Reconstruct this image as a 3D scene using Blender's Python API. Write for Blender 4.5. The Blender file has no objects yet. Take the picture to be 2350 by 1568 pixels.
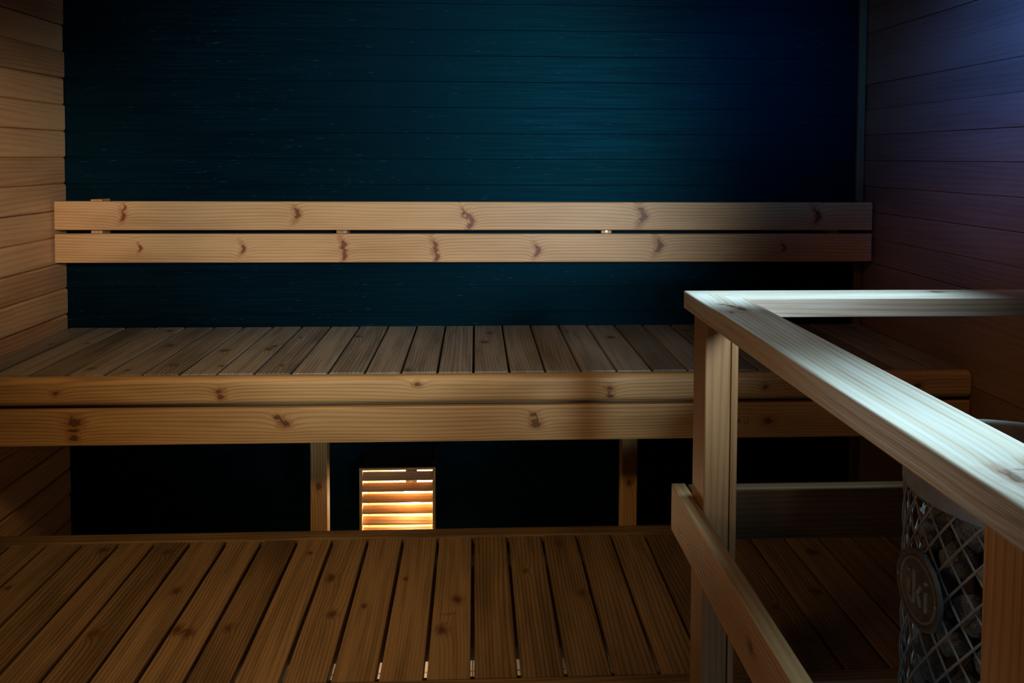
import bpy, bmesh, math, random
from mathutils import Vector, Matrix, noise as mn
random.seed(7)
S = bpy.context.scene
COL = S.collection
F = 1820.0; YAW = 2.67; PITCH = 2.2; ROLL = 0.25; CY = 432.0
CAM = Vector((0, -2.74, 1.534))

def uX(u, d):                       # sideways position (m) of image column u at distance d
    return d*math.tan(math.atan((u-1175)/F)+math.radians(YAW))

# ------------------------------------------------------------------ materials
def newmat(name):
    m = bpy.data.materials.new(name); m.use_nodes = True
    nt = m.node_tree; nt.nodes.clear()
    out = nt.nodes.new('ShaderNodeOutputMaterial'); b = nt.nodes.new('ShaderNodeBsdfPrincipled')
    nt.links.new(b.outputs[0], out.inputs[0])
    return m, nt, b
class N:
    def __init__(s, nt): s.nt = nt
    def put(s, sock, v):
        if isinstance(v, (int, float)): sock.default_value = v
        elif isinstance(v, (tuple, list)): sock.default_value = v if len(v) != 3 or sock.type == 'VECTOR' else (*v, 1)
        else: s.nt.links.new(v, sock)
    def m(s, op, a, b=0.0, c=0.0):
        n = s.nt.nodes.new('ShaderNodeMath'); n.operation = op
        for k, v in enumerate((a, b, c)): s.put(n.inputs[k], v)
        return n.outputs[0]
    def vec(s, a, b, c):
        n = s.nt.nodes.new('ShaderNodeCombineXYZ')
        for k, v in enumerate((a, b, c)): s.put(n.inputs[k], v)
        return n.outputs[0]
    def sep(s, v):
        n = s.nt.nodes.new('ShaderNodeSeparateXYZ'); s.put(n.inputs[0], v); return n.outputs
    def attr(s, name):
        n = s.nt.nodes.new('ShaderNodeAttribute'); n.attribute_name = name; return n
    def noise(s, v, scale=1.0, detail=3.0, rough=.5):
        n = s.nt.nodes.new('ShaderNodeTexNoise'); s.put(n.inputs['Vector'], v)
        n.inputs['Scale'].default_value = scale; n.inputs['Detail'].default_value = detail
        n.inputs['Roughness'].default_value = rough
        return n.outputs[0]
    def sm(s, x, lo, hi, a=0.0, b=1.0):
        n = s.nt.nodes.new('ShaderNodeMapRange'); n.interpolation_type = 'SMOOTHSTEP'
        for k, v in enumerate((x, lo, hi, a, b)): s.put(n.inputs[k], v)
        return n.outputs[0]
    def mix(s, f, a, b, mode='MIX'):
        n = s.nt.nodes.new('ShaderNodeMix'); n.data_type = 'RGBA'; n.blend_type = mode
        s.put(n.inputs[0], f); s.put(n.inputs[6], a); s.put(n.inputs[7], b)
        return n.outputs[2]
    def bump(s, h, strength, dist, target):
        n = s.nt.nodes.new('ShaderNodeBump'); n.inputs['Strength'].default_value = strength
        n.inputs['Distance'].default_value = dist; s.put(n.inputs['Height'], h)
        s.nt.links.new(n.outputs[0], target)

def wood(name, light, dark, rough=.5, freq=105, knotc=(.09, .035, .016), var=.45, ringk=.85, spec=.4, spike=False, worn=None, wornk=.6):
    m, nt, b = newmat(name); n = N(nt)
    l, w, t = n.sep(n.attr('gr').outputs['Vector'])
    kx, ky, kz = n.sep(n.attr('kn').outputs['Vector'])
    tone = n.attr('tone').outputs['Fac']
    wr = n.m('MULTIPLY', n.m('SUBTRACT', n.noise(n.vec(n.m('MULTIPLY', l, 60), n.m('MULTIPLY', w, 90), t), 1, 4), .5), 2.2)
    if spike:       # knots cut lengthwise: slanting strokes across the board, mirrored about their middle
        k2 = n.m('ADD', kx, n.m('MULTIPLY', n.m('ABSOLUTE', ky), .55))
        d = n.m('SQRT', n.m('ADD', n.m('MULTIPLY', n.m('MULTIPLY', k2, k2), 1.7), n.m('MULTIPLY', n.m('MULTIPLY', ky, ky), .30)))
    else:
        d = n.m('SQRT', n.m('ADD', n.m('MULTIPLY', n.m('MULTIPLY', kx, kx), .45), n.m('MULTIPLY', ky, ky)))
    d = n.m('MAXIMUM', d, n.m('SUBTRACT', kz, 2.0))
    dn = n.m('ADD', d, wr)
    wob = n.noise(n.vec(n.m('MULTIPLY', l, .9), n.m('MULTIPLY', w, 7), n.m('MULTIPLY', t, 7)), 1, 1)
    pull = n.m('EXPONENT', n.m('MULTIPLY', d, -.6))
    ph = n.m('ADD', n.m('ADD', n.m('MULTIPLY', n.m('ADD', w, n.m('MULTIPLY', t, .7)), freq), n.m('MULTIPLY', wob, 7)), n.m('MULTIPLY', pull, 2.5))
    ring = n.m('ADD', n.m('MULTIPLY', n.m('SINE', n.m('MULTIPLY', ph, 6.283)), .5), .5)
    ring = n.m('POWER', ring, 2.0)
    fine = n.noise(n.vec(n.m('MULTIPLY', l, 7), n.m('MULTIPLY', w, 420), n.m('MULTIPLY', t, 420)), 1, 2)
    blot = n.noise(n.vec(n.m('MULTIPLY', l, 2.5), n.m('MULTIPLY', w, 14), n.m('MULTIPLY', t, 6)), 1, 3)
    f = n.m('ADD', n.m('MULTIPLY', ring, ringk*.55), n.m('MULTIPLY', n.m('SUBTRACT', fine, .35), .8))
    f = n.m('ADD', f, n.m('MULTIPLY', n.m('SUBTRACT', blot, .45), 1.4))
    f = n.m('ADD', f, n.m('MULTIPLY', n.m('SUBTRACT', tone, .5), var))
    f = n.m('MAXIMUM', n.m('MINIMUM', f, 1), 0)
    c = n.mix(f, light, dark)
    halo = n.m('MULTIPLY', n.sm(dn, 2.8, .9), .6)
    c = n.mix(halo, c, (dark[0]*.95, dark[1]*.6, dark[2]*.45))
    kr = n.m('ADD', n.m('MULTIPLY', n.m('SINE', n.m('MULTIPLY', d, 14)), .12), .86)
    core = n.m('MULTIPLY', n.sm(dn, 1.15, .7), kr)
    c = n.mix(core, c, knotc)
    if worn:
        wn = n.noise(n.vec(n.m('MULTIPLY', l, 3), n.m('MULTIPLY', w, 60), n.m('MULTIPLY', t, 60)), 1, 4)
        c = n.mix(n.sm(wn, .42, .66, 0, wornk), c, worn)
    nt.links.new(c, b.inputs['Base Color'])
    b.inputs['Roughness'].default_value = rough
    b.inputs['Specular IOR Level'].default_value = spec
    n.bump(n.m('ADD', n.m('MULTIPLY', ring, .5), fine), .35, .001, b.inputs['Normal'])
    return m

M = {}
M['bench'] = wood('pine_bench', (.31, .205, .105), (.10, .063, .031), .5, var=.8, worn=(.06, .04, .022), wornk=.35)
M['benchdark'] = wood('pine_board_shaded', (.10, .052, .022), (.05, .026, .011), .6, spec=.15)  # pine of the rear lower rail, its shade put into the colour
M['benchup'] = wood('pine_bench_worn', (.30, .265, .215), (.11, .094, .072), .5, var=.7, worn=(.08, .067, .05), wornk=.4)
M['fascia'] = wood('pine_fascia', (.50, .31, .13), (.25, .135, .045), .45)
M['back'] = wood('pine_backrest', (.61, .345, .155), (.35, .17, .065), .45, spike=True, knotc=(.12, .032, .013))
M['rail'] = wood('pine_rail', (.45, .38, .30), (.21, .155, .108), .5, ringk=.7, worn=(.56, .54, .50), wornk=.4)
M['post'] = wood('pine_post', (.36, .20, .085), (.18, .092, .036), .45)
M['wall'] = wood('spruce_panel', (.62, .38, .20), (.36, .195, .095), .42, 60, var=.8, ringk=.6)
M['wallr'] = wood('spruce_panel_shaded', (.25, .155, .095), (.15, .09, .055), .5, 60, var=.4, ringk=.45)  # same spruce as the left wall, with the dimmer light put into its colour
M['trim'] = wood('trim_dark_wood', (.15, .08, .04), (.09, .045, .022), .6, spec=.2)
M['lampw'] = wood('lamp_wood', (.62, .40, .20), (.42, .24, .10), .5)
M['lampd'] = wood('lamp_wood_shaded', (.035, .02, .014), (.02, .012, .008), .7, spec=.2)  # lamp wood with the unlit look of the lid put into the colour

def dark_wall():
    m, nt, b = newmat('dark_teal_paint'); n = N(nt)
    l, w, t = n.sep(n.attr('gr').outputs['Vector'])
    st = n.noise(n.vec(n.m('MULTIPLY', l, 4), n.m('MULTIPLY', w, 160), t), 1, 3)
    bl = n.noise(n.vec(n.m('MULTIPLY', l, 1.5), n.m('MULTIPLY', w, 9), t), 1, 2)
    f = n.m('ADD', n.m('MULTIPLY', st, .6), n.m('MULTIPLY', bl, .5))
    c = n.mix(n.sm(f, .35, .8), (.0005, .0026, .0042), (.0012, .0072, .0115))
    fl = n.noise(n.vec(n.m('MULTIPLY', l, 22), n.m('MULTIPLY', w, 330), t), 1, 1)
    c = n.mix(n.sm(fl, .72, .78, 0, .6), c, (.03, .07, .085))
    nt.links.new(c, b.inputs['Base Color'])
    nt.links.new(n.sm(st, .3, .7, .45, .54), b.inputs['Roughness'])
    b.inputs['Specular IOR Level'].default_value = .16
    b.inputs['Specular Tint'].default_value = (.04, .62, 1, 1)
    n.bump(st, .12, .001, b.inputs['Normal'])
    return m
M['teal'] = dark_wall()

def simple(name, c, rough=.5, metal=0.0, nscale=0, c2=None, bump=0):
    m, nt, b = newmat(name); n = N(nt)
    tc = nt.nodes.new('ShaderNodeTexCoord')
    f = n.noise(tc.outputs['Object'], nscale or 20, 4)
    nt.links.new(n.mix(n.sm(f, .3, .7), c, c2 or tuple(x*.7 for x in c)), b.inputs['Base Color'])
    b.inputs['Roughness'].default_value = rough; b.inputs['Metallic'].default_value = metal
    if bump: n.bump(f, bump, .004, b.inputs['Normal'])
    return m
M['steel'] = simple('dull_steel', (.38, .35, .32), .5, .1, 30)
M['wire'] = simple('mesh_wire_steel', (.26, .24, .22), .65, .1, 30)
M['black'] = simple('blackened_steel', (.02, .02, .022), .5, .5, 20)
M['badge'] = simple('badge_metal', (.085, .075, .066), .65, .1, 60)
M['letter'] = simple('letter_metal', (.20, .18, .16), .6, .1, 60)
M['stone'] = simple('grey_stone', (.25, .228, .21), .85, 0, 14, (.075, .069, .066), 1)
M['stone2'] = simple('tan_stone', (.44, .32, .22), .85, 0, 14, (.22, .16, .11), 1)
M['screw'] = simple('screw_metal', (.7, .72, .75), .3, 1, 60)
def floor_mat():
    m, nt, b = newmat('floor_tile'); n = N(nt)
    tc = nt.nodes.new('ShaderNodeTexCoord'); br = nt.nodes.new('ShaderNodeTexBrick')
    nt.links.new(tc.outputs['Object'], br.inputs['Vector'])
    br.offset = 0; br.inputs['Scale'].default_value = 1
    br.inputs['Brick Width'].default_value = .1; br.inputs['Row Height'].default_value = .1
    br.inputs['Mortar Size'].default_value = .003
    br.inputs['Color1'].default_value = (.58, .57, .55, 1); br.inputs['Color2'].default_value = (.52, .515, .50, 1)
    br.inputs['Mortar'].default_value = (.10, .10, .10, 1)
    nt.links.new(br.outputs[0], b.inputs['Base Color']); b.inputs['Roughness'].default_value = .4
    return m
M['floor'] = floor_mat()
def emis(name, c, s):
    m, nt, b = newmat(name)
    b.inputs['Base Color'].default_value = (*c, 1)
    b.inputs['Emission Color'].default_value = (*c, 1); b.inputs['Emission Strength'].default_value = s
    return m
M['bulb'] = emis('bulb_glow', (1, .72, .42), 230)

# ------------------------------------------------------------------ mesh builder
class MB:
    def __init__(s): s.v = []; s.f = []; s.gr = []; s.kn = []; s.tn = []
    def add(s, vs, fs, gr=None, kn=None, tone=.5):
        k = len(s.v); s.v += [Vector(p) for p in vs]
        s.f += [tuple(i+k for i in f) for f in fs]
        s.gr += gr or [tuple(p) for p in vs]
        s.kn += kn or [(50, 50, 50)]*len(vs); s.tn += [tone]*len(vs)
    def board(s, o, ex, ez, L, W, T, knots=(), r=.003, step=.05, sh0=0, sh1=0, tone=None, seg=2, warp=0):
        """o: middle of the starting end; ex along the length, ez out of the wide face"""
        o = Vector(o); ex = Vector(ex); ez = Vector(ez); ey = ez.cross(ex)
        if knots: step = min(step, .02)
        n = max(1, int(L/step)); na = 6
        prof = []
        hw, ht = W/2, T/2
        def arc(cx, cy, a0):
            for k in range(seg+1):
                a = math.radians(a0+90*k/seg); prof.append((cx+r*math.cos(a), cy+r*math.sin(a)))
        arc(hw-r, ht-r, 0)
        for k in range(1, na): prof.append((hw-r-(W-2*r)*k/na, ht))
        arc(-hw+r, ht-r, 90); arc(-hw+r, -ht+r, 180)
        for k in range(1, na): prof.append((-hw+r+(W-2*r)*k/na, -ht))
        arc(hw-r, -ht+r, 270)
        P = len(prof); vs = []; gr = []; kn = []
        off = (random.uniform(0, 60), random.uniform(0, 9), random.uniform(0, 9))
        ph = random.uniform(0, 6)
        for i in range(n+1):
            q = i/n
            for (w, t) in prof:
                l = L*q + sh0*(w/hw)*(1-q) + sh1*(w/hw)*q
                wv = warp*math.sin(l*2.3+ph) if warp else 0
                vs.append(o+ex*l+ey*w+ez*(t+wv))
                gr.append((l+off[0], w+off[1], t+off[2]))
                best = (50, 50, 50); bd = 1e9
                for (kl, kw, ks) in knots:
                    a = ((l-kl)/ks, (w-kw)/ks); dd = a[0]*a[0]+a[1]*a[1]
                    if dd < bd: bd = dd; best = (a[0], a[1], math.sqrt(dd*.30))
                kn.append(best)
        fs = []
        for i in range(n):
            for j in range(P):
                a = i*P+j; b_ = i*P+(j+1) % P
                fs.append((a, b_, b_+P, a+P))
        fs.append(tuple(range(P-1, -1, -1))); fs.append(tuple(n*P+j for j in range(P)))
        s.add(vs, fs, gr, kn, random.random() if tone is None else tone)
    def box(s, a, b, long_axis=0, **kw):
        """board from two corners"""
        a = Vector(a); b = Vector(b); lo = Vector([min(p, q) for p, q in zip(a, b)]); hi = Vector([max(p, q) for p, q in zip(a, b)])
        d = hi-lo; c = (lo+hi)/2
        ax = [Vector((1, 0, 0)), Vector((0, 1, 0)), Vector((0, 0, 1))]
        rest = [k for k in range(3) if k != long_axis]
        wax, tax = (rest if d[rest[0]] >= d[rest[1]] else rest[::-1])
        o = c.copy(); o[long_axis] = lo[long_axis]
        r = kw.pop('r', min(.002, d[tax]*.3))
        s.board(o, ax[long_axis], ax[tax], d[long_axis], d[wax], d[tax], r=r, **kw)
    def lathe(s, prof, cx, cy, n=48, closed=False):
        vs = []; fs = []; m = len(prof)
        for i in range(n):
            a = 2*math.pi*i/n
            for (r, z) in prof: vs.append((cx+r*math.cos(a), cy+r*math.sin(a), z))
        for i in range(n):
            for j in range(m if closed else m-1):
                a = i*m+j; b_ = i*m+(j+1) % m; c = ((i+1) % n)*m+(j+1) % m; d = ((i+1) % n)*m+j
                fs.append((a, d, c, b_))
        s.add(vs, fs)
    def tube(s, pts, r, n=6, flat=None):
        vs = []; fs = []
        pts = [Vector(p) for p in pts]
        for i, p in enumerate(pts):
            t = (pts[min(i+1, len(pts)-1)]-pts[max(i-1, 0)]).normalized()
            up = Vector((0, 0, 1)) if abs(t.z) < .95 else Vector((1, 0, 0))
            x = t.cross(up).normalized(); y = x.cross(t)
            for k in range(n):
                a = 2*math.pi*k/n; vs.append(p+x*r*math.cos(a)+y*r*math.sin(a))
        for i in range(len(pts)-1):
            for k in range(n):
                a = i*n+k; b_ = i*n+(k+1) % n; fs.append((a, b_, b_+n, a+n))
        fs.append(tuple(range(n-1, -1, -1))); fs.append(tuple((len(pts)-1)*n+k for k in range(n)))
        s.add(vs, fs)
    def build(s, name, mat, parent=None, smooth=False):
        lo = Vector([min(v[k] for v in s.v) for k in range(3)]); hi = Vector([max(v[k] for v in s.v) for k in range(3)])
        org = Vector(((lo.x+hi.x)/2, (lo.y+hi.y)/2, lo.z))
        me = bpy.data.meshes.new(name)
        me.from_pydata([tuple(v-org) for v in s.v], [], s.f)
        for nm, dat in (('gr', s.gr), ('kn', s.kn)):
            a = me.attributes.new(nm, 'FLOAT_VECTOR', 'POINT'); a.data.foreach_set('vector', [x for v in dat for x in v])
        a = me.attributes.new('tone', 'FLOAT', 'POINT'); a.data.foreach_set('value', s.tn)
        bm = bmesh.new(); bm.from_mesh(me); bmesh.ops.recalc_face_normals(bm, faces=bm.faces); bm.to_mesh(me); bm.free()
        if smooth: me.polygons.foreach_set('use_smooth', [True]*len(me.polygons))
        me.materials.append(mat)
        o = bpy.data.objects.new(name, me); COL.objects.link(o)
        if parent: o.parent = parent; o.location = org-parent.location
        else: o.location = org
        return o
def thing(name, loc, label, cat, group=None):
    o = bpy.data.objects.new(name, None); o.empty_display_size = .05; COL.objects.link(o); o.location = loc
    o['label'] = label; o['category'] = cat
    if group: o['group'] = group
    return o
def struct(o): o['kind'] = 'structure'; return o

XL, XR = -1.379, 1.372
# ------------------------------------------------------------------ the room
PB = .0885
Z0 = 1.440                                 # a joint line of the panelling
zj = [Z0+PB*k for k in range(-17, 9)]
mb = MB()
for z in zj:
    if z+PB > 2.2 or z < -.05: continue
    zc = z+PB/2
    mb.board((XL-.02, .009+random.uniform(-.0006, .0006), zc), (1, 0, 0), (0, -1, 0), XR-XL+.04, PB-.0001, .018, r=.0012, step=.15, seg=3)
mb.add([(XL-.1, .02, 0), (XR+.1, .02, 0), (XR+.1, .02, 2.2), (XL-.1, .02, 2.2)], [(0, 1, 2, 3)])
struct(mb.build('wall_back', M['teal']))
def side_wall(name, x, s, mat):
    mb = MB()
    for z in zj:
        if z+PB > 2.2 or z < -.05: continue
        zc = z+PB/2+random.uniform(-.0008, .0008)
        dx = random.uniform(-.0015, .0015)
        y0, y1 = -3.3, -.002-random.uniform(0, .004)
        if s > 0: mb.board((x-.008+dx, y0, zc), (0, 1, 0), (1, 0, 0), y1-y0, PB-.0004, .018, r=.0085, step=.12, seg=6, warp=.0015)
        else: mb.board((x+.008+dx, y1, zc), (0, -1, 0), (-1, 0, 0), y1-y0, PB-.0004, .018, r=.0020, step=.12, seg=3, warp=.0012)
    xx = x-.02*s
    mb.add([(xx, -3.3, 0), (xx, .02, 0), (xx, .02, 2.2), (xx, -3.3, 2.2)], [(0, 1, 2, 3)])
    return struct(mb.build(name, mat))
side_wall('wall_left', XL, 1, M['wall'])
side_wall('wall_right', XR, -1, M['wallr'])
mb = MB()
for k in range(38):
    mb.board((XL, -.045-k*.0885, 2.2+.01), (1, 0, 0), (0, 0, -1), XR-XL, .0865, .018, r=.004, step=.3)
struct(mb.build('ceiling', M['wall']))
mb = MB(); mb.add([(XL-.1, -3.3, 0), (XR+.1, -3.3, 0), (XR+.1, .05, 0), (XL-.1, .05, 0), (XL-.1, -3.3, -.05), (XR+.1, -3.3, -.05), (XR+.1, .05, -.05), (XL-.1, .05, -.05)],
        [(0, 1, 2, 3), (7, 6, 5, 4), (0, 4, 5, 1), (1, 5, 6, 2), (2, 6, 7, 3), (3, 7, 4, 0)])
struct(mb.build('floor', M['floor']))
mb = MB(); mb.box((XR-.034, -.016, .0), (XR-.008, -.001, 2.19), 2, r=.002)
struct(mb.build('trim_1', M['trim']))

# ------------------------------------------------------------------ backrest
t = thing('backrest_rail', (0, -.05, 1.17), 'long two-board pine backrest fixed along the dark wall above the upper bench', 'backrest')
L = 1.357+1.37
k1 = [(285, .0, .009), (289, .026, .005), (685, .006, .011), (1066, .014, .007), (1085, -.018, .012), (1480, .0, .015), (1880, .0, .013)]
k2 = [(322, .0, .006), (560, .0, .008), (790, .012, .010), (793, -.026, .009), (1000, .008, .010), (1005, -.028, .009), (1237, -.008, .010), (1518, .008, .013), (1803, .0, .006)]
for (z0, z1, kk) in ((1.291, 1.386, k1), (1.183, 1.279, k2)):
    mb = MB(); kn = [(uX(u, 2.65)+1.37, w, s) for u, w, s in kk]
    mb.board((-1.37, -.079, (z0+z1)/2), (1, 0, 0), (0, -1, 0), L, z1-z0, .028, kn, r=.004, step=.008, seg=3, tone=.35)
    mb.build('backrest_board', M['back'], t)
for x in (-1.25, -.446, .447, 1.238):
    mb = MB(); mb.box((x-.018, -.0645, 1.20), (x+.018, -.0005, 1.390 if x < -1 else 1.380), 2)
    b = mb.build('spacer_block', M['back'], t)
    if abs(x) < 1:
        mb = MB(); mb.add([(x+.004*math.cos(a*math.pi/4), -.0646-q, 1.285+.004*math.sin(a*math.pi/4)) for q in (0, .002) for a in range(8)],
                [tuple(range(8)), tuple(range(15, 7, -1))]+[(a, (a+1) % 8, 8+(a+1) % 8, 8+a) for a in range(8)])
        o = mb.build('screw_head', M['screw']); w = o.location.copy(); o.parent = b; o.location = w-(b.location+t.location)

# ------------------------------------------------------------------ benches
PS = .0985
def slats(mb, y0, y1, ztop, x0=-1.372, x1=1.362, shift=-.003, gap=.0032):
    ks = range(-15, 16)
    for k in ks:
        a = shift+k*PS+gap; b = shift+(k+1)*PS-gap
        a = max(a, x0); b = min(b, x1)
        if b-a < .02: continue
        kn = [(random.uniform(.03, .57), random.uniform(-.035, .035), random.uniform(.004, .009)) for _ in range(random.choice((0, 1, 1, 2, 2)))]
        mb.board(((a+b)/2, y0, ztop-.014+random.uniform(-.0008, .0008)), (0, -1, 0), (0, 0, 1), y0-y1, b-a, .028, kn, r=.0035, step=.04)
t = thing('upper_bench', (0, -.3, 0), 'upper wide pine bench directly below the backrest, with a double front board', 'bench')
mb = MB(); slats(mb, -.004, -.5925, .95); mb.build('seat_slats', M['benchup'], t)
mb = MB(); kn = [(uX(u, 2.1)+1.37, w, s) for u, w, s in [(120, 0, .006), (500, .0, .007), (503, -.014, .006), (960, .016, .006), (1405, 0, .006), (1408, -.02, .005), (1765, .0, .006), (2120, 0, .006)]]
mb.board((-1.372, -.6165, .9135), (1, 0, 0), (0, -1, 0), 2.738, .073, .047, kn, r=.018, step=.008, seg=6, tone=.4)
mb.build('front_edge_board', M['fascia'], t)
mb = MB(); kn = [(uX(u, 2.1)+1.37, w, s) for u, w, s in [(160, .014, .012), (157, -.026, .008), (635, .022, .006), (650, .006, .009), (1230, .024, .006), (1236, -.004, .008), (1700, .0, .005), (1775, -.002, .009)]]
mb.board((-1.372, -.621, .820), (1, 0, 0), (0, -1, 0), 2.738, .096, .028, kn, r=.003, step=.008, tone=.45)
mb.build('apron_board', M['fascia'], t)
for (ya, yb) in ((-.605, -.56), (-.06, -.015)):
    mb = MB(); mb.box((-1.37, ya, .83), (1.36, yb, .9215), 0, step=.3); mb.build('bearer_or_light_block', M['bench'], t)
for (xa, xb) in ((-.474, -.426), (.434, .480)):
    mb = MB(); mb.box((xa, -.456, .0), (xb, -.41, .9215), 2, knots=[(.58, .0, .007), (.78, .01, .006)]); mb.build('support_post', M['fascia'], t)

t = thing('lower_bench', (0, -.8, 0), 'lower step bench of pine slats in front of the upper bench', 'bench')
DZ = -.015
mb = MB(); slats(mb, -.521, -1.136, .47+DZ, gap=.0040); mb.build('seat_slats', M['bench'], t)
mb = MB(); mb.box((-1.372, -.52, .40+DZ), (1.36, -.470, .473+DZ), 0, r=.005); mb.build('rear_edge_board', M['bench'], t)
mb = MB(); mb.box((-1.372, -1.182, .395+DZ), (1.36, -1.1365, .472+DZ), 0, r=.006, knots=[(1.2, 0, .01)]); mb.build('front_edge_board', M['bench'], t)
for (ya, yb, zz) in ((-.565, -.522, .36), (-1.134, -1.085, .36), (-.805, -.626, .395), (-.985, -.81, .395)):  # the two wide middle planks are added to block floor glow through the gaps
    mb = MB(); mb.box((-1.37, ya, zz), (1.36, yb, .4415+DZ), 0, step=.3); mb.build('bearer_or_light_block', M['bench'], t)
for x in (-1.2, -.44, .44, 1.2):
    for y in (-.565, -1.134):
        mb = MB(); mb.box((x-.025, y, 0), (x+.025, y+.04, .36), 2); mb.build('leg', M['bench'], t)

# ------------------------------------------------------------------ wall lamp
X0, X1, YF, ZT, ZB = -.375, -.127, -.173, .520, .240
t = thing('wall_lamp', ((X0+X1)/2, -.09, ZB), 'glowing wooden box lamp with horizontal louvres on the dark wall under the bench', 'lamp')
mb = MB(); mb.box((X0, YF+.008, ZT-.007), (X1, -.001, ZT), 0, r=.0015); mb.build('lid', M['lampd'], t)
mb = MB()
mb.box((X0, YF, ZB), (X0+.010, YF+.014, ZT-.0095), 2); mb.box((X1-.010, YF, ZB), (X1, YF+.014, ZT-.0095), 2)
mb.box((X0, YF, ZT-.008), (X1, YF+.0075, ZT-.001), 0)
mb.box((X0+.012, YF, ZB), (X1-.012, YF+.014, ZB+.010), 0)
mb.build('front_frame', M['lampw'], t)
mb = MB(); mb.box((X0+.009, -.008, ZB), (X1-.009, -.001, ZT-.0075), 2, r=.001); mb.build('back_panel', M['lampw'], t)
mb = MB()
z = ZT-.032
while z > ZB+.014:
    a = math.radians(30)
    ez = Vector((0, -math.cos(a), math.sin(a)))
    mb.board((X0+.010, YF+.013, z), (1, 0, 0), ez, X1-X0-.020, .0285, .006, r=.0018, step=.05)
    z -= .0368
mb.build('louvre_slats', M['lampw'], t)
for x in (X0, X1-.008):
    mb = MB()
    mb.box((x, YF+.0142, ZB), (x+.008, -.001, ZT-.0072), 2)
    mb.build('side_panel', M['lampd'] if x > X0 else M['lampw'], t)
mb = MB()
for k in range(5):
    y = -.012-k*.030; mb.box((X1-.012, y-.010, ZT+.0002), (X1+.001, y+.010, ZT+.006), 1, r=.001)
mb.build('lid_bracket', M['black'], t)
BXL = -.210
mb = MB(); mb.lathe([(.0001, .352), (.014, .354), (.026, .368), (.031, .390), (.028, .412), (.018, .430), (.014, .440), (.0001, .442)], BXL, -.118, 24)
mb.build('bulb', M['bulb'], t, True)
mb = MB(); mb.lathe([(.0001, .4425), (.017, .4425), (.019, .45), (.019, .49), (.0001, .5125)], BXL, -.118, 20); mb.build('bulb_holder', M['black'], t, True)

# ------------------------------------------------------------------ guard railing
def dY(d): return -2.74+d
t = thing('heater_guard_railing', (.44, dY(1.44), 0), 'pine guard railing with flat top rails fencing off the stone heater', 'railing')
zt, zb = 1.284, 1.250; xo = .396; wr = .090; yb = dY(1.477)
mb = MB(); Ls = 1.12
kn = [(.10, -.018, .005), (.135, .004, .008), (.17, -.024, .003), (.82, .018, .009), (.835, -.012, .010)]
mb.board((xo+wr/2, yb-wr/2, (zt+zb)/2), (0, -1, 0), (0, 0, 1), Ls, wr, zt-zb, kn, r=.0025, step=.008, sh0=wr/2, seg=3, tone=.2)
mb.build('top_rail', M['rail'], t)
mb = MB()
kn = [(.43, .02, .007), (.80, -.01, .008)]
mb.board((xo+wr/2, yb-wr/2, (zt+zb)/2), (1, 0, 0), (0, 0, 1), XR-.003-xo-wr/2, wr, zt-zb, kn, r=.0025, step=.008, sh0=-wr/2, seg=3, tone=.3)
mb.build('top_rail', M['rail'], t)
for dd, dx in ((1.4, .004), (.55, .009)):
    mb = MB(); y0, y1 = dY(dd), dY(dd+.077)
    mb.box((.412+dx, y0, 0), (.459+dx, y1, zb-.0005), 2, r=.003, knots=[(.84, 0, .006)], tone=.3)
    mb.box((.461+dx, y0+.002, 0), (.474+dx, y1, zb-.0005), 2, r=.003, tone=.5)
    mb.build('post', M['post'], t)
mb = MB(); mb.board((.402, dY(1.522), .8475), (0, -1, 0), (-1, 0, 0), 1.12, .093, .0275, [(.06, -.02, .005), (.45, 0, .007), (.7, .02, .008)], r=.0025, step=.03, tone=.3)
mb.build('lower_rail', M['post'], t)
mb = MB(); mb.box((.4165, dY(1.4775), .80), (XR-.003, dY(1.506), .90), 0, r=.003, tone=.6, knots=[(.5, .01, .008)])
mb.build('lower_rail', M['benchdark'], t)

# ------------------------------------------------------------------ heater
HX, HY, HR = .868, dY(1.16), .19
t = thing('stone_heater', (HX, HY, 0), 'round steel heater with diamond wire mesh and round badge behind the railing', 'heater')
ZM0, ZM1, ZTOP = .25, 1.022, 1.074
mb = MB(); nw = 30
for s in (-1, 1):
    for k in range(nw):
        pts = []; z = ZM0; a = 2*math.pi*k/nw
        while z < ZM1+.01:
            zz = min(z, ZM1+.01)
            aa = a+s*(zz-ZM0)/.056*(2*math.pi/nw)
            rr = HR-.004+.0012*s
            pts.append((HX+rr*math.cos(aa), HY+rr*math.sin(aa), zz)); z += .014
        mb.tube(pts, .0019, 5)
mb.build('wire_mesh_cage', M['wire'], t, True)
mb = MB(); mb.lathe([(HR-.003, ZM1-.002), (HR, ZM1-.002), (HR, ZTOP-.004), (HR+.003, ZTOP), (HR-.004, ZTOP+.002), (HR-.007, ZTOP-.004), (HR-.003, ZM1)], HX, HY, 72, True)
mb.build('top_collar', M['steel'], t, True)
mb = MB(); mb.lathe([(.0001, .06), (HR-.001, .06), (HR, .065), (HR, ZM0), (HR-.006, ZM0+.002), (.0001, ZM0+.002)], HX, HY, 64); mb.build('base_drum', M['black'], t)
mb = MB(); mb.lathe([(.0001, ZM0+.003), (.085, ZM0+.003), (.085, .955), (.0001, .955)], HX, HY, 32); mb.build('inner_tube', M['black'], t)
for k in range(4):
    a = math.pi/4+k*math.pi/2
    mb = MB(); mb.lathe([(.0001, 0), (.018, 0), (.018, .012), (.01, .02), (.01, .0595), (.0001, .0595)], HX+.14*math.cos(a), HY+.14*math.sin(a), 16); mb.build('foot', M['black'], t)
BX, BY, BZ = HX-HR-.004, dY(1.145), .884
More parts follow.
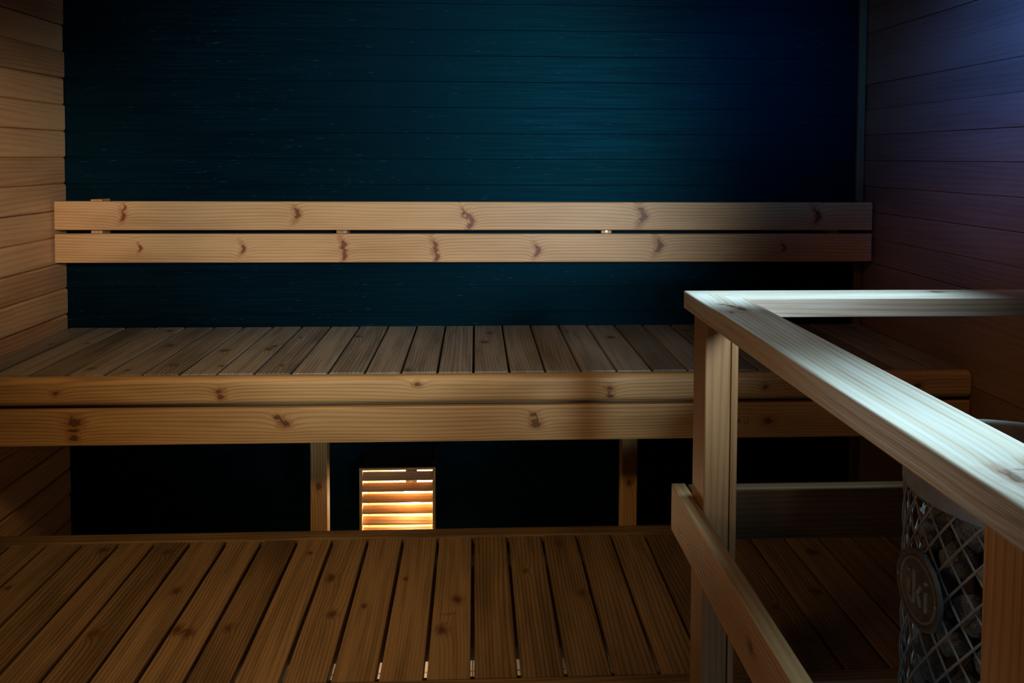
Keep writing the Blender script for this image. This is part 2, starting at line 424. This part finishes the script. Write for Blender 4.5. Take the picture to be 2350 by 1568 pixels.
def disc(mb, prof):
    n = 48; m = len(prof); vs = []; fs = []
    for i in range(n):
        a = 2*math.pi*i/n
        for (r, h) in prof: vs.append((BX-h, BY+r*math.cos(a), BZ+r*math.sin(a)))
    for i in range(n):
        for j in range(m-1):
            a = i*m+j; fs.append((a, a+1, ((i+1) % n)*m+j+1, ((i+1) % n)*m+j))
    mb.add(vs, fs)
mb = MB(); disc(mb, [(.0001, -.001), (.058, -.001), (.058, .005), (.0565, .006), (.053, .006), (.0515, .004), (.0001, .004)])
badge = mb.build('badge', M['badge'], t)
def under_badge(mb, name, mat):
    o = mb.build(name, mat, None, True); w = o.location.copy(); o.parent = badge; o.location = w-(badge.location+t.location); return o
mb = MB(); disc(mb, [(.0440, .003), (.0440, .0052), (.0470, .0052), (.0470, .003)]); under_badge(mb, 'badge_ring', M['letter'])
for s in (-1, 1):
    mb = MB(); n = 12
    yc = BY+s*.0495
    mb.add([(BX-q, yc+.0020*math.cos(2*math.pi*a/n), BZ+.0020*math.sin(2*math.pi*a/n)) for q in (.0035, .0075) for a in range(n)],
           [tuple(range(n)), tuple(range(2*n-1, n-1, -1))]+[(a, (a+1) % n, n+(a+1) % n, n+a) for a in range(n)])
    under_badge(mb, 'rivet', M['letter'])
# raised rounded monoline letters i k i, the first two joined at the foot
def bp(p, q): return (BX-.0040, BY-p, BZ+q)
mb = MB()
strokes = [[(-.023, .008), (-.023, -.012), (-.020, -.019), (-.014, -.022), (-.008, -.022)],
           [(-.008, -.022), (-.008, .027)],
           [(.010, .009), (.001, -.004), (-.005, -.006)], [(-.001, -.003), (.005, -.012), (.010, -.022)],
           [(.023, .008), (.023, -.022)]]
for st_ in strokes: mb.tube([bp(*p) for p in st_], .0038, 8)
for p in (-.023, .023): mb.tube([bp(p, .0190), bp(p, .0225)], .0042, 8)
under_badge(mb, 'lettering', M['letter'])

# stones
def stone_mesh(i, mat):
    bm = bmesh.new(); bmesh.ops.create_icosphere(bm, subdivisions=3, radius=1)
    planes = [(Vector((random.gauss(0, 1), random.gauss(0, 1), random.gauss(0, 1))).normalized(), random.uniform(.58, .88)) for _ in range(10)]
    for v in bm.verts:
        p = v.co.copy()
        for nrm, h in planes:
            dd = p.dot(nrm)
            if dd > h: p -= nrm*(dd-h)*.95
        p *= 1+.09*mn.noise(p*2+Vector((i*9, 0, 0)))+.03*mn.noise(p*7)
        v.co = p
    me = bpy.data.meshes.new('heater_stone'); bm.to_mesh(me); bm.free(); me.materials.append(mat); return me
sm = [stone_mesh(i, M['stone']) for i in range(6)]; st = [stone_mesh(9, M['stone2'])]
def stone(x, y, z, s, tan=False):
    o = bpy.data.objects.new('heater_stone', random.choice(st if tan else sm)); COL.objects.link(o)
    o.location = (x, y, z); o.rotation_euler = [random.uniform(0, 6) for _ in range(3)]
    o.scale = (s*random.uniform(.92, 1.02), s*random.uniform(.92, 1.02), s*random.uniform(.86, 1))
    o['category'] = 'stone'
    if tan: o['label'] = 'tan heater stone among the grey ones just beside the round badge'
    else: o['label'] = 'rough grey stone packed in the wire mesh heater'; o['group'] = 'grey stones piled in the heater'
i = 0; z = .50
while z < .995:
    for k in range(9):
        a = math.radians(120+k*27.5+(13 if i % 2 else 0)+random.uniform(-.6, .6))
        rr = .143+random.uniform(-.001, .001)
        tan = (abs(z-.93) < .03 and k == 3)
        stone(HX+rr*math.cos(a), HY+rr*math.sin(a), z+random.uniform(-.002, .002), .0328, tan)
    z += .0615; i += 1
for k in range(6):
    a = k*2*math.pi/6; stone(HX+.066*math.cos(a), HY+.066*math.sin(a), .992, .028)
for k in range(3):
    a = math.radians(2+k*30); stone(HX+.147*math.cos(a), HY+.147*math.sin(a), .985, .029)
stone(HX, HY, .992, .027)

# ------------------------------------------------------------------ lights
def aim(o, target):
    o.rotation_euler = (Vector(target)-o.location).to_track_quat('-Z', 'Y').to_euler()
def light(name, kind, loc, target, power, color, **kw):
    l = bpy.data.lights.new(name, kind); l.energy = power; l.color = color
    for k, v in kw.items(): setattr(l, k, v)
    o = bpy.data.objects.new(name, l); COL.objects.link(o); o.location = loc; aim(o, target); return o
light('daylight_spot', 'SPOT', (.95, -3.9, 1.84), (-.21, 0, 1.53), 430, (.76, .92, 1), spot_size=math.radians(30.5), spot_blend=.55, shadow_soft_size=.28)
light('rail_top_fill', 'AREA', (.50, -2.02, 2.17), (.465, -2.02, 1.28), 3.0, (.50, .82, 1), shape='RECTANGLE', size=.10, size_y=1.1, spread=math.radians(40))  # unseen fill added overhead to brighten the side rail's top
light('rear_rail_fill', 'AREA', (.62, -1.24, 2.17), (.62, -1.33, 1.28), .7, (.52, .82, 1), shape='RECTANGLE', size=.50, size_y=.05, spread=math.radians(16))  # unseen fill added to brighten the back rail
light('warm_spot', 'SPOT', (-.72, -1.95, 2.15), (-.42, -.70, .80), 62, (1, .60, .25), spot_size=math.radians(70), spot_blend=1, shadow_soft_size=.12)
light('warm_rail_fill', 'SPOT', (-.6, -2.2, 1.3), (.42, -1.75, 1.10), 6.5, (1, .52, .20), spot_size=math.radians(70), spot_blend=1, shadow_soft_size=.1)
light('right_wall_fill', 'SPOT', (.5, -1.6, 2.12), (1.37, -.70, 1.08), 9, (1, .50, .22), spot_size=math.radians(46), spot_blend=1, shadow_soft_size=.1)  # added warm fill, stands in for bounce light low on the right wall
light('blue_haze_spot', 'SPOT', (.80, -1.40, 2.10), (1.37, -.96, 1.84), 62, (.05, .20, 1), spot_size=math.radians(64), spot_blend=1, shadow_soft_size=.1)  # added blue spot imitating lens haze on the right wall, no real window
light('blue_corner_fill', 'SPOT', (.95, -1.5, 2.12), (1.05, 0, 1.86), 46, (.05, .36, 1), spot_size=math.radians(40), spot_blend=1, shadow_soft_size=.2)  # added fill that tints the right end of the back wall navy
light('corner_fill', 'SPOT', (-.70, -1.9, 1.66), (-1.37, -.50, 1.42), 66, (1, .81, .60), spot_size=math.radians(36), spot_blend=1, shadow_soft_size=.08)
w = bpy.data.worlds.new('w'); S.world = w; w.use_nodes = True
w.node_tree.nodes['Background'].inputs[0].default_value = (.2, .22, .3, 1); w.node_tree.nodes['Background'].inputs[1].default_value = .012

# ------------------------------------------------------------------ camera
c = bpy.data.cameras.new('camera'); co = bpy.data.objects.new('camera', c); COL.objects.link(co)
c.sensor_width = 36; c.lens = F/2350*36; c.shift_y = -(784-CY)/2350; c.clip_start = .05
co.matrix_world = Matrix.Translation(CAM) @ Matrix.Rotation(math.radians(-YAW), 4, 'Z') @ Matrix.Rotation(math.radians(90-PITCH), 4, 'X') @ Matrix.Rotation(math.radians(ROLL), 4, 'Z')
S.camera = co
S.view_settings.view_transform = 'Standard'
